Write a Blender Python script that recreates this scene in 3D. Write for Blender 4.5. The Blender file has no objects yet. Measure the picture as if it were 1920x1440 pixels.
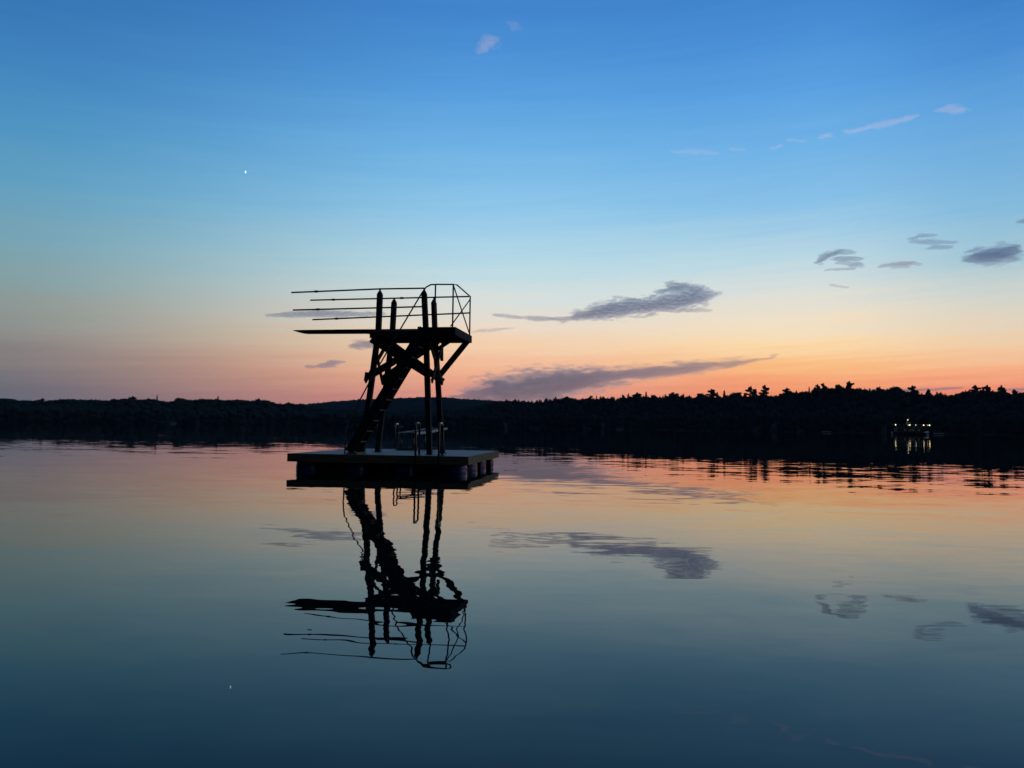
import bpy, bmesh, math, random
from mathutils import Vector, Matrix, noise

random.seed(7)
rnd = random.random
R = math.radians
scene = bpy.context.scene
col = scene.collection

# ------------------------------------------------------------------ camera
F_PX = 1440.0                      # focal length in pixels of the 1920 wide photograph
EYE = 1.3                          # eye height above the water, metres
PITCH, ROLL = R(3.22), R(0.75)
cam_d = bpy.data.cameras.new('camera')
cam = bpy.data.objects.new('camera', cam_d)
col.objects.link(cam)
cam_d.sensor_width = 36.0
cam_d.lens = 36.0 * F_PX / 1920.0
cam_d.clip_start = 0.1
cam_d.clip_end = 40000
cam.matrix_world = (Matrix.Translation((0, 0, EYE)) @ Matrix.Rotation(R(90) + PITCH, 4, 'X')
                    @ Matrix.Rotation(ROLL, 4, 'Z'))
scene.camera = cam


def ray(x, y):
    """direction (per metre of distance Y) through a point measured on the photograph"""
    a, b = (x - 960) / F_PX, (720 - y) / F_PX
    c, s = math.cos(ROLL), math.sin(ROLL)
    a, b = a * c - b * s, a * s + b * c
    yy = math.cos(PITCH) - b * math.sin(PITCH)
    zz = math.sin(PITCH) + b * math.cos(PITCH)
    return a / yy, zz / yy


def at(x, y, Y):
    a, t = ray(x, y)
    return Vector((a * Y, Y, EYE + t * Y))


# ------------------------------------------------------------------ materials
def new_mat(name):
    m = bpy.data.materials.new(name)
    m.use_nodes = True
    nt = m.node_tree
    return m, nt, nt.nodes['Principled BSDF']


def mat_noise(name, c1, c2, scale=4.0, rough=0.8, metallic=0.0, stretch=(1, 1, 1), bump=0.0, detail=4, spec=0.5):
    m, nt, p = new_mat(name)
    tc = nt.nodes.new('ShaderNodeTexCoord')
    mp = nt.nodes.new('ShaderNodeMapping')
    mp.inputs['Scale'].default_value = stretch
    nz = nt.nodes.new('ShaderNodeTexNoise')
    nz.inputs['Scale'].default_value = scale
    nz.inputs['Detail'].default_value = detail
    cr = nt.nodes.new('ShaderNodeValToRGB')
    cr.color_ramp.elements[0].position = 0.3
    cr.color_ramp.elements[1].position = 0.7
    cr.color_ramp.elements[0].color = (*c1, 1)
    cr.color_ramp.elements[1].color = (*c2, 1)
    nt.links.new(tc.outputs['Object'], mp.inputs['Vector'])
    nt.links.new(mp.outputs['Vector'], nz.inputs['Vector'])
    nt.links.new(nz.outputs['Fac'], cr.inputs['Fac'])
    nt.links.new(cr.outputs['Color'], p.inputs['Base Color'])
    p.inputs['Roughness'].default_value = rough
    p.inputs['Metallic'].default_value = metallic
    p.inputs['Specular IOR Level'].default_value = spec
    if bump:
        b = nt.nodes.new('ShaderNodeBump')
        b.inputs['Strength'].default_value = bump
        b.inputs['Distance'].default_value = 0.01
        nt.links.new(nz.outputs['Fac'], b.inputs['Height'])
        nt.links.new(b.outputs['Normal'], p.inputs['Normal'])
    return m


M = {}
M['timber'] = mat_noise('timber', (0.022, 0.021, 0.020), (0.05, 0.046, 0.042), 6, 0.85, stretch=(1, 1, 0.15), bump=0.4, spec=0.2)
M['fascia'] = mat_noise('fascia_board', (0.17, 0.13, 0.06), (0.30, 0.23, 0.11), 5, 0.8, stretch=(0.3, 0.3, 3), bump=0.4, spec=0.2)
M['deck'] = mat_noise('deck_board', (0.32, 0.28, 0.23), (0.50, 0.45, 0.37), 5, 0.65, stretch=(0.25, 3, 1), bump=0.5, spec=0.3)
M['tread'] = mat_noise('tread_board', (0.05, 0.034, 0.022), (0.09, 0.062, 0.04), 6, 0.7, bump=0.3)
M['board'] = mat_noise('springboard', (0.04, 0.05, 0.055), (0.07, 0.085, 0.09), 8, 0.95, bump=0.2, spec=0.05)
M['board_edge'] = mat_noise('board_edge', (0.36, 0.36, 0.36), (0.45, 0.44, 0.43), 8, 0.5)
M['galv'] = mat_noise('galvanised_steel', (0.07, 0.073, 0.076), (0.13, 0.133, 0.137), 20, 0.24, metallic=0.95)
M['pipe'] = mat_noise('dark_pipe', (0.09, 0.09, 0.095), (0.16, 0.16, 0.165), 15, 0.5, metallic=0.6)
M['barrel'] = mat_noise('blue_plastic', (0.004, 0.016, 0.17), (0.02, 0.05, 0.30), 9, 0.3, stretch=(1.6, 1.6, 0.12))  # lighter upright streaks in the blue imitate highlights on the barrels
M['rib'] = mat_noise('scuffed_plastic', (0.16, 0.19, 0.36), (0.42, 0.45, 0.55), 14, 0.5)
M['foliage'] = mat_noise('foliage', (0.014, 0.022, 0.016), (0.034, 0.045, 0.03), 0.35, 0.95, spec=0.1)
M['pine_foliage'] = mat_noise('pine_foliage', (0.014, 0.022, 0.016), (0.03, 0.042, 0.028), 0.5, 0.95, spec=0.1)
M['bark'] = mat_noise('bark', (0.05, 0.04, 0.032), (0.10, 0.08, 0.06), 2, 0.95, stretch=(1, 1, 0.2), spec=0.1)
M['land'] = mat_noise('forest_floor', (0.03, 0.035, 0.02), (0.06, 0.06, 0.035), 0.05, 1.0, spec=0.0)
M['hill'] = mat_noise('wooded_hillside', (0.018, 0.026, 0.024), (0.036, 0.046, 0.04), 0.03, 1.0, spec=0.0, detail=8)
M['white_siding'] = mat_noise('white_siding', (0.34, 0.36, 0.36), (0.44, 0.44, 0.42), 1, 0.7, stretch=(.1, .1, 6))
M['grey_siding'] = mat_noise('grey_siding', (0.22, 0.23, 0.24), (0.30, 0.31, 0.31), 1, 0.8, stretch=(.1, .1, 6))
M['brown_siding'] = mat_noise('brown_siding', (0.14, 0.10, 0.07), (0.2, 0.15, 0.1), 1, 0.8, stretch=(.1, .1, 6))
M['roofing'] = mat_noise('roof_shingle', (0.05, 0.05, 0.055), (0.10, 0.10, 0.10), 2, 0.9)
M['hull'] = mat_noise('navy_hull', (0.015, 0.02, 0.06), (0.03, 0.035, 0.09), 1, 0.3)
M['dark_glass'] = mat_noise('dark_glass', (0.01, 0.012, 0.014), (0.02, 0.022, 0.024), 3, 0.1)
M['canopy'] = mat_noise('canopy_cloth', (0.30, 0.30, 0.24), (0.42, 0.42, 0.34), 2, 0.8)


def mat_lamp(name, c, s):
    m = bpy.data.materials.new(name)
    m.use_nodes = True
    nt = m.node_tree
    nt.nodes.clear()
    o = nt.nodes.new('ShaderNodeOutputMaterial')
    e = nt.nodes.new('ShaderNodeEmission')
    e.inputs['Color'].default_value = (*c, 1)
    e.inputs['Strength'].default_value = s
    nt.links.new(e.outputs[0], o.inputs[0])
    return m


M['lamp_white'] = mat_lamp('lamp_warm_white', (1.0, 0.80, 0.40), 3.6)
M['lamp_amber'] = mat_lamp('lamp_amber', (1.0, 0.62, 0.22), 1.5)
M['lamp_dim'] = mat_lamp('lamp_dim', (0.95, 0.92, 0.8), 2.2)
M['lit_window'] = mat_lamp('lit_cabin_window', (0.9, 0.86, 0.5), 0.02)
M['planet'] = mat_lamp('planet_light', (0.82, 0.98, 1.0), 2.0)

# water: a smooth dielectric whose normal is tilted by slow gentle ripples
m, nt, p = new_mat('lake_water')
N = nt.nodes.new
L = nt.links.new
p.inputs['Base Color'].default_value = (0.002, 0.010, 0.008, 1)
p.inputs['Roughness'].default_value = 0.0
p.inputs['IOR'].default_value = 1.26
p.inputs['Specular Tint'].default_value = (0.80, 1.0, 0.80, 1)
geo = N('ShaderNodeNewGeometry')


def ripple(scale, stretch, amp, detail):
    mp = N('ShaderNodeMapping')
    mp.inputs['Scale'].default_value = stretch
    L(geo.outputs['Position'], mp.inputs['Vector'])
    nz = N('ShaderNodeTexNoise')
    nz.inputs['Scale'].default_value = scale
    nz.inputs['Detail'].default_value = detail
    nz.inputs['Roughness'].default_value = 0.45
    L(mp.outputs['Vector'], nz.inputs['Vector'])
    sb = N('ShaderNodeVectorMath'); sb.operation = 'SUBTRACT'
    sb.inputs[1].default_value = (0.5, 0.5, 0.5)
    L(nz.outputs['Color'], sb.inputs[0])
    ml = N('ShaderNodeVectorMath'); ml.operation = 'MULTIPLY'
    ml.inputs[1].default_value = (amp, amp, 0)
    L(sb.outputs[0], ml.inputs[0])
    return ml.outputs[0]


def vadd(a, b):
    ad = N('ShaderNodeVectorMath'); ad.operation = 'ADD'
    L(a, ad.inputs[0]); L(b, ad.inputs[1])
    return ad.outputs[0]


WATER = [(0.9, (0.55, 1.0, 1), 0.030, 2), (3.4, (0.5, 1.1, 1), 0.017, 1), (1.9, (0.38, 1.3, 1), 0.018, 1), (7.5, (0.55, 1.5, 1), 0.011, 0), (0.13, (0.35, 1.0, 1), 0.009, 1)]
sm = ripple(*WATER[0])
for w in WATER[1:]:
    sm = vadd(sm, ripple(*w))
# calmer and livelier patches
mp = N('ShaderNodeMapping'); mp.inputs['Scale'].default_value = (0.012, 0.05, 1)
L(geo.outputs['Position'], mp.inputs['Vector'])
nz = N('ShaderNodeTexNoise'); nz.inputs['Scale'].default_value = 1.0; nz.inputs['Detail'].default_value = 2
L(mp.outputs['Vector'], nz.inputs['Vector'])
mr = N('ShaderNodeMapRange')
mr.inputs['From Min'].default_value = 0.35; mr.inputs['From Max'].default_value = 0.65
mr.inputs['To Min'].default_value = 0.45; mr.inputs['To Max'].default_value = 1.25
L(nz.outputs['Fac'], mr.inputs['Value'])
sc = N('ShaderNodeVectorMath'); sc.operation = 'SCALE'
# the open lake is calmer than the water near the swimming area
ln_ = N('ShaderNodeVectorMath'); ln_.operation = 'LENGTH'
L(geo.outputs['Position'], ln_.inputs[0])
md = N('ShaderNodeMapRange')
md.inputs['From Min'].default_value = 12; md.inputs['From Max'].default_value = 60
md.inputs['To Min'].default_value = 1.0; md.inputs['To Max'].default_value = 0.52
L(ln_.outputs['Value'], md.inputs['Value'])
mm = N('ShaderNodeMath'); mm.operation = 'MULTIPLY'
L(mr.outputs[0], mm.inputs[0]); L(md.outputs[0], mm.inputs[1])
L(sm, sc.inputs[0]); L(mm.outputs[0], sc.inputs['Scale'])
up = N('ShaderNodeVectorMath'); up.operation = 'ADD'; up.inputs[1].default_value = (0, 0, 1)
L(sc.outputs[0], up.inputs[0])
nm = N('ShaderNodeVectorMath'); nm.operation = 'NORMALIZE'
L(up.outputs[0], nm.inputs[0])
L(nm.outputs[0], p.inputs['Normal'])
M['water'] = m


# ------------------------------------------------------------------ mesh helpers
class MB:
    def __init__(self):
        self.v, self.f = [], []

    def face(self, pts):
        n = len(self.v)
        self.v += [tuple(q) for q in pts]
        self.f.append(tuple(range(n, n + len(pts))))

    def hexa(self, c):
        n = len(self.v)
        self.v += [tuple(q) for q in c]
        for q in ((0, 3, 2, 1), (4, 5, 6, 7), (0, 1, 5, 4), (1, 2, 6, 5), (2, 3, 7, 6), (3, 0, 4, 7)):
            self.f.append(tuple(n + i for i in q))
        return self

    def box(self, x0, x1, y0, y1, z0, z1):
        return self.hexa([(x0, y0, z0), (x1, y0, z0), (x1, y1, z0), (x0, y1, z0),
                          (x0, y0, z1), (x1, y0, z1), (x1, y1, z1), (x0, y1, z1)])

    def bar(self, a, b, w, d, side=(0, 1, 0)):
        """rectangular bar a-b; d is its size along `side`, w across"""
        a, b = Vector(a), Vector(b)
        t = (b - a).normalized()
        s = Vector(side)
        s = (s - t * s.dot(t)).normalized()
        n = t.cross(s).normalized()
        c = []
        for q in (a, b):
            for i, j in ((-1, -1), (1, -1), (1, 1), (-1, 1)):
                c.append(q + n * (i * w / 2) + s * (j * d / 2))
        return self.hexa(c)

    def pipe(self, pts, r, seg=10, cap=True):
        pts = [Vector(q) for q in pts]
        rs = r if isinstance(r, (list, tuple)) else [r] * len(pts)
        rings = []
        ref = Vector((0.31, 0.87, 0.12)).normalized()
        for i, q in enumerate(pts):
            t = (pts[min(i + 1, len(pts) - 1)] - pts[max(i - 1, 0)]).normalized()
            a = (ref - t * ref.dot(t)).normalized()
            b = t.cross(a)
            n = len(self.v)
            for k in range(seg):
                w = 2 * math.pi * k / seg
                self.v.append(tuple(q + (a * math.cos(w) + b * math.sin(w)) * rs[i]))
            rings.append(n)
        for i in range(len(rings) - 1):
            for k in range(seg):
                k2 = (k + 1) % seg
                self.f.append((rings[i] + k, rings[i] + k2, rings[i + 1] + k2, rings[i + 1] + k))
        if cap:
            self.f.append(tuple(rings[0] + k for k in reversed(range(seg))))
            self.f.append(tuple(rings[-1] + k for k in range(seg)))
        return self

    def lathe(self, prof, seg=24, axis='Z', origin=(0, 0, 0)):
        rings = []
        for r, h in prof:
            n = len(self.v)
            for k in range(seg):
                w = 2 * math.pi * k / seg
                if axis == 'Z':
                    q = (r * math.cos(w), r * math.sin(w), h)
                else:
                    q = (r * math.cos(w), h, r * math.sin(w))
                self.v.append(tuple(q[i] + origin[i] for i in range(3)))
            rings.append(n)
        for i in range(len(rings) - 1):
            for k in range(seg):
                k2 = (k + 1) % seg
                self.f.append((rings[i] + k, rings[i] + k2, rings[i + 1] + k2, rings[i + 1] + k))
        self.f.append(tuple(rings[0] + k for k in range(seg)))
        self.f.append(tuple(rings[-1] + k for k in range(seg)))
        return self

    def mesh(self, name, mat, smooth=False, weld=False):
        me = bpy.data.meshes.new(name)
        me.from_pydata(self.v, [], self.f)
        bm = bmesh.new(); bm.from_mesh(me)
        if weld:
            bmesh.ops.remove_doubles(bm, verts=bm.verts, dist=1e-5)
        bmesh.ops.recalc_face_normals(bm, faces=bm.faces)
        bm.to_mesh(me); bm.free()
        for p_ in me.polygons:
            p_.use_smooth = smooth
        me.materials.append(mat)
        return me

    def build(self, name, mat, parent=None, smooth=False, bevel=0.0):
        o = bpy.data.objects.new(name, self.mesh(name, mat, smooth))
        col.objects.link(o)
        if parent:
            o.parent = parent
        if bevel:
            b = o.modifiers.new('bevel', 'BEVEL'); b.width = bevel; b.segments = 1
            b.limit_method = 'ANGLE'
        return o


def tag(o, label=None, cat=None, group=None, kind=None):
    if label: o['label'] = label
    if cat: o['category'] = cat
    if group: o['group'] = group
    if kind: o['kind'] = kind
    return o


def empty(name, loc, rz=0.0, label=None, cat=None, group=None):
    o = bpy.data.objects.new(name, None)
    o.empty_display_size = 0.5
    o.location = loc
    o.rotation_euler = (0, 0, rz)
    col.objects.link(o)
    return tag(o, label, cat, group)


def children(o, table):
    return table.get(o.name, [])


# ------------------------------------------------------------------ world: dusk sky
def lin(c):
    return tuple((v / 255 / 12.92) if v <= 10.3 else (((v / 255 + 0.055) / 1.055) ** 2.4) for v in c)


world = bpy.data.worlds.new('World')
scene.world = world
world.use_nodes = True
nt = world.node_tree
nt.nodes.clear()
N = nt.nodes.new
L = nt.links.new
out = N('ShaderNodeOutputWorld')
bg = N('ShaderNodeBackground')
L(bg.outputs[0], out.inputs[0])
tc = N('ShaderNodeTexCoord')
sep = N('ShaderNodeSeparateXYZ')
L(tc.outputs['Generated'], sep.inputs[0])


def math_node(op, a, b=None, c=None):
    n = N('ShaderNodeMath'); n.operation = op
    for i, q in enumerate((a, b, c)):
        if q is None: continue
        if isinstance(q, (int, float)): n.inputs[i].default_value = q
        else: L(q, n.inputs[i])
    return n.outputs[0]


elev = math_node('MULTIPLY', math_node('ARCSINE', sep.outputs['Z']), 180 / math.pi)
azim = math_node('MULTIPLY', math_node('ARCTAN2', sep.outputs['X'], sep.outputs['Y']), 180 / math.pi)
# faint streaky veil near the horizon shifts the colour bands a little up and down
cmb = N('ShaderNodeCombineXYZ')
L(math_node('MULTIPLY', azim, 0.045), cmb.inputs[0])
L(math_node('MULTIPLY', math_node('SUBTRACT', elev, math_node('MULTIPLY', azim, 0.02)), 0.85), cmb.inputs[1])
vn = N('ShaderNodeTexNoise'); vn.inputs['Scale'].default_value = 1.0; vn.inputs['Detail'].default_value = 3
L(cmb.outputs[0], vn.inputs['Vector'])
shift = math_node('MULTIPLY', math_node('SUBTRACT', vn.outputs['Fac'], 0.5), 1.6)
cmb2 = N('ShaderNodeCombineXYZ')
L(math_node('MULTIPLY', azim, 0.11), cmb2.inputs[0])
L(math_node('MULTIPLY', math_node('SUBTRACT', elev, math_node('MULTIPLY', azim, 0.05)), 2.6), cmb2.inputs[1])
vn2 = N('ShaderNodeTexNoise'); vn2.inputs['Scale'].default_value = 1.0; vn2.inputs['Detail'].default_value = 4
L(cmb2.outputs[0], vn2.inputs['Vector'])
shift2 = math_node('MULTIPLY', math_node('SUBTRACT', vn2.outputs['Fac'], 0.5), 1.5)
elev_s = math_node('ADD', math_node('ADD', elev, shift), shift2)
fac = math_node('DIVIDE', elev_s, 60.0)

# colours by elevation (degrees) as seen toward four bearings
RAMPS = {
    'left': [(0, 96, 100, 114), (2.2, 106, 108, 118), (4, 128, 124, 126), (5.6, 139, 142, 140), (7.2, 138, 152, 150), (9.4, 128, 160, 166),
             (11.5, 118, 163, 179), (15, 95, 158, 192), (18.4, 76, 146, 194), (21.7, 64, 132, 189), (24.8, 56, 120, 182), (28, 50, 110, 173), (40, 32, 82, 142), (60, 34, 72, 122)],
    'mid': [(0, 204, 124, 114), (2.2, 228, 150, 132), (4, 247, 180, 143), (6, 247, 210, 174), (7.6, 237, 221, 202), (9.6, 215, 225, 223),
            (12, 186, 219, 231), (15.9, 145, 200, 234), (19.7, 116, 182, 231), (23.5, 91, 161, 224), (27.2, 73, 142, 211), (30.8, 61, 127, 202), (42, 38, 92, 162), (60, 34, 72, 122)],
    'glow': [(0, 222, 100, 78), (3.2, 250, 158, 114), (4.6, 255, 194, 134), (6.1, 254, 222, 174), (7.7, 243, 226, 200), (9.7, 221, 225, 219),
             (12, 187, 217, 229), (15.7, 138, 194, 232), (19.3, 114, 179, 231), (22.9, 91, 162, 226), (26.4, 74, 144, 214), (29.9, 62, 129, 203), (42, 38, 92, 162), (60, 34, 72, 122)],
    'right': [(0, 198, 92, 88), (2.8, 242, 142, 116), (4.2, 252, 178, 134), (5.6, 244, 207, 168), (7, 228, 214, 193), (8.8, 205, 213, 208),
              (10.9, 165, 200, 213), (14.2, 133, 187, 221), (17.4, 113, 174, 222), (20.6, 93, 160, 220), (23.7, 74, 141, 210), (26.7, 61, 127, 198), (40, 36, 88, 156), (60, 34, 72, 122)],
    'back': [(0, 5, 5, 7), (6, 6, 7, 9), (14, 8, 10, 15), (30, 12, 19, 32), (60, 28, 58, 98)],
}
outs = {}
for k, stops in RAMPS.items():
    cr = N('ShaderNodeValToRGB')
    cr.color_ramp.interpolation = 'LINEAR'
    el = cr.color_ramp.elements
    for i, (e, r_, g_, b_) in enumerate(stops):
        if i == 0: q = el[0]; q.position = 0
        elif i == 1: q = el[1]; q.position = e / 60
        else: q = el.new(e / 60)
        q.color = (*lin((r_, g_, b_)), 1)
    L(fac, cr.inputs['Fac'])
    outs[k] = cr.outputs['Color']


def az_mix(a, b, lo, hi, src):
    mr = N('ShaderNodeMapRange'); mr.interpolation_type = 'SMOOTHSTEP'
    mr.inputs['From Min'].default_value = lo; mr.inputs['From Max'].default_value = hi
    L(src, mr.inputs['Value'])
    mx = N('ShaderNodeMix'); mx.data_type = 'RGBA'
    L(mr.outputs[0], mx.inputs['Factor'])
    L(a, mx.inputs[6]); L(b, mx.inputs[7])
    return mx.outputs[2]


c = az_mix(outs['left'], outs['mid'], -37, 0, azim)
c = az_mix(c, outs['glow'], 2, 20, azim)
c = az_mix(c, outs['right'], 21, 34, azim)
c = az_mix(c, outs['back'], 92, 140, azim)
c = az_mix(c, outs['back'], 38, 85, math_node('MULTIPLY', azim, -1.0))
# physical twilight sky, sun just under the horizon, as a faint base
sky = N('ShaderNodeTexSky'); sky.sky_type = 'NISHITA'; sky.sun_disc = False
SUN_AZ, SUN_EL = 19.0, -1.2
sky.sun_elevation = R(SUN_EL); sky.sun_rotation = R(SUN_AZ); sky.altitude = 200
sm_ = N('ShaderNodeMix'); sm_.data_type = 'RGBA'; sm_.blend_type = 'ADD'
sm_.inputs['Factor'].default_value = 0.002
L(c, sm_.inputs[6]); L(sky.outputs[0], sm_.inputs[7])
L(sm_.outputs[2], bg.inputs['Color'])
bg.inputs['Strength'].default_value = 1.0
world.cycles.sampling_method = 'MANUAL'
world.cycles.sample_map_resolution = 512

# the sun is just below the horizon: only high thin cloud still catches it
sl = bpy.data.lights.new('sun', 'SUN')
sl.energy = 2.2; sl.angle = R(0.5); sl.color = (1.0, 0.84, 0.88)
so = bpy.data.objects.new('sun', sl)
col.objects.link(so)
sd = Vector((math.sin(R(SUN_AZ)) * math.cos(R(SUN_EL)), math.cos(R(SUN_AZ)) * math.cos(R(SUN_EL)), math.sin(R(SUN_EL))))
so.rotation_euler = (-sd).to_track_quat('-Z', 'Y').to_euler()

# ------------------------------------------------------------------ lake
lb = MB(); lb.face([(-4000, -1500, 0), (4000, -1500, 0), (4000, 4500, 0), (-4000, 4500, 0)])
tag(lb.build('lake_water', M['water']), kind='structure')


# ------------------------------------------------------------------ far shore terrain
def interp(tab, x):
    if x <= tab[0][0]: return tab[0][1]
    for (a, va), (b, vb) in zip(tab, tab[1:]):
        if x <= b:
            return va + (vb - va) * (x - a) / (b - a)
    return tab[-1][1]


SHORE = [(-900, 850), (0, 900), (300, 940), (560, 1000), (900, 950), (1200, 850), (1500, 720), (1700, 650), (1920, 620), (2300, 560), (2900, 500)]
# line of the tree tops (without the trees that stand out above it)
BASE = [(-900, 735), (-300, 742), (0, 747.5), (20, 748), (40, 751), (90, 751.5), (135, 748.5), (170, 750), (205, 751.5), (240, 747.5), (262, 750), (290, 749), (318, 755),
        (340, 748), (360, 751), (380, 748.5), (405, 749), (425, 751), (450, 749.5), (470, 752), (482, 750), (500, 751), (516, 756), (530, 758), (543, 755), (556, 758), (566, 757),
        (585, 763), (620, 769), (700, 772), (800, 772), (880, 768), (915, 757), (935, 753), (950, 752.5), (1000, 754), (1015, 753), (1030, 749.5), (1062, 745.5), (1080, 748.5), (1110, 747.5), (1150, 747.5),
        (1170, 745.5), (1200, 744), (1240, 744), (1260, 741), (1290, 744.5), (1300, 746.5), (1320, 742), (1350, 744), (1370, 741), (1400, 742), (1430, 740), (1450, 742), (1480, 739),
        (1500, 736), (1540, 730), (1560, 728), (1580, 727), (1605, 729), (1628, 731), (1660, 730), (1690, 730), (1700, 735), (1725, 738), (1750, 741), (1760, 739), (1775, 742), (1790, 740),
        (1808, 735), (1830, 732), (1860, 734), (1880, 736), (1905, 739.5), (1915, 737), (1930, 736), (2300, 720), (2900, 690)]
HILL = [(380, 785), (480, 770), (520, 762.5), (560, 758.5), (580, 757), (600, 755.3), (640, 751.5), (690, 748), (735, 746.8), (790, 744.6), (825, 744.8), (860, 747.3), (900, 749.3), (940, 751.6), (980, 757), (1040, 765), (1150, 785)]
RIDGE = 170.0
TREE_H = 17.0


def slope_at(tab, px):
    return ray(px, interp(tab, px))[1]


def ground_h(px, Y):
    ds = interp(SHORE, px)
    top = EYE + slope_at(BASE, px) * (ds + RIDGE) - TREE_H
    s = (Y - ds) / RIDGE
    if s <= 0:
        return max(-3.0, s * 40)
    if s <= 1:
        e = s * s * (3 - 2 * s)
        return 0.5 + s * 1.5 + (top - 2) * e
    return max(3.0, top * (1 - 0.25 * min(1, (s - 1) / 3)))


def px_of(X, Y):
    return 960 + F_PX * X / Y / 1.002


tb = MB()
cols_ = list(range(-900, 2901, 25))
rows_ = [-0.25, -0.02, 0.0, 0.03, 0.1, 0.2, 0.3, 0.4, 0.5, 0.6, 0.7, 0.8, 0.9, 1.0, 1.3, 2.0, 4.0, 12.0]
for s in rows_:
    for px in cols_:
        Y = interp(SHORE, px) + s * RIDGE
        a = (px - 960) / F_PX * 1.002
        z = ground_h(px, Y) + (noise.noise(Vector((px * .02, s * 3, 0))) * 0.8 if s > 0.05 else 0)
        tb.v.append((a * Y, Y, z))
nc = len(cols_)
for j in range(len(rows_) - 1):
    for i in range(nc - 1):
        k = j * nc + i
        tb.f.append((k, k + 1, k + nc + 1, k + nc))
tag(tb.build('terrain', M['land'], smooth=True), kind='structure')

# distant wooded hill, about two kilometres off
hb = MB()
hx = list(range(380, 1151, 4))
hs = [-0.6, -0.4, -0.25, -0.12, -0.05, 0, 0.08, 0.25, 0.6]
for s in hs:
    for px in hx:
        Y = 2100 + s * 700
        a, t = ray(px, interp(HILL, px))
        z = max(2, (EYE + t * 2100 - 3)) * max(0.0, 1 - (abs(s) / 0.6) ** 1.6) + 2
        z += noise.noise(Vector((px * 0.25, s * 40, 3))) * 1.6 if abs(s) < 0.55 else 0
        hb.v.append((a * Y, Y, z))
nh = len(hx)
for j in range(len(hs) - 1):
    for i in range(nh - 1):
        k = j * nh + i
        hb.f.append((k, k + 1, k + nh + 1, k + nh))
tag(hb.build('hill', M['hill'], smooth=True), kind='structure')

# unit lumpy crown, used to fill the forest masses
_bm = bmesh.new()
bmesh.ops.create_icosphere(_bm, subdivisions=2, radius=1.0)
ICO_V = [v.co.copy() for v in _bm.verts]
ICO_F = [tuple(v.index for v in f.verts) for f in _bm.faces]
_bm.free()


def leaf(mb, c, size):
    a = Vector((rnd() - .5, rnd() - .5, rnd() - .5)).normalized()
    b = a.cross(Vector((rnd() - .5, rnd() - .5, rnd() - .5))).normalized()
    mb.face([c + a * size, c - a * size * .4 + b * size * .8, c - a * size * .5 - b * size * .7])


def lump(mb, c, rx, rz, leaves, lsize):
    n = len(mb.v)
    sd_ = rnd() * 100
    for v in ICO_V:
        k = 1 + 0.28 * noise.noise(v * 2.1 + Vector((sd_, 0, 0)))
        mb.v.append((c.x + v.x * rx * k, c.y + v.y * rx * k, c.z + v.z * rz * k))
    for f in ICO_F:
        mb.f.append(tuple(n + i for i in f))
    for _ in range(leaves):
        w = rnd() * 6.283; u = rnd() * 1.25 - .25
        q = math.sqrt(max(0, 1 - u * u))
        k = 0.92 + rnd() * 0.26
        leaf(mb, c + Vector((q * math.cos(w) * rx * k, q * math.sin(w) * rx * k, u * rz * k)), lsize * (0.5 + rnd()))


fb = MB()
for ri, s in enumerate((0.03, 0.16, 0.32, 0.5, 0.68, 0.84, 1.0, 1.06)):
    px = -700.0
    while px < 2650:
        inside = -60 < px < 1980
        Y = interp(SHORE, px) + (s + (rnd() - .5) * .1) * RIDGE
        step_m = 5.0 if s > .8 else 7.0
        px += (step_m * (0.7 + 0.6 * rnd()) * (1 if inside else 2.2)) * F_PX / Y
        a = (px - 960) / F_PX * 1.002
        g = ground_h(px, Y)
        h = TREE_H * (0.75 + 0.3 * rnd())
        lim = EYE + slope_at(BASE, px) * Y
        if s > .8:
            top = lim + (rnd() - .62) * (2.6 if px > 930 else 1.8)
        else:
            top = min(g + h, lim - 1 - rnd() * 3)
        rx = (2.6 + 1.9 * rnd()) * (1 if inside else 1.6) * (1.0 if px > 930 else 1.5)
        rz = 4.0 + 2 * rnd()
        if s > .8 and px > 930 and rnd() < .3:
            rx *= .45; rz *= 1.25; top += .4 + 2.2 * rnd() ** 2
        lump(fb, Vector((a * Y, Y, top - rz)), rx, rz, (34 if s > .8 else 8) if inside else 0, 0.9)
        lump(fb, Vector((a * Y + rnd() - .5, Y, max(g, top - rz * 2.4))), rx * 1.25, rz * 1.1, 0, 1)
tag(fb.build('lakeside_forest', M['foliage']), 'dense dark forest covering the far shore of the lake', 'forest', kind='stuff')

hf = MB()
px = 400.0
while px < 1120:
    px += 2.2 + rnd() * 3.2
    a, t = ray(px, interp(HILL, px))
    for s in (0.0, -0.03, -0.09):
        Y = 2100 + s * 700
        rz = 5 + 3 * rnd()
        lump(hf, Vector((a * Y, Y, EYE + t * 2100 - rz + (rnd() - .4) * 2.2 + s * 90)), 4 + 3 * rnd(), rz, 10 if s == 0 else 0, 1.8)
tag(hf.build('hillside_forest', M['hill']), 'faint far-off woods along the low hill behind the diving tower', 'forest', kind='stuff')


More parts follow.
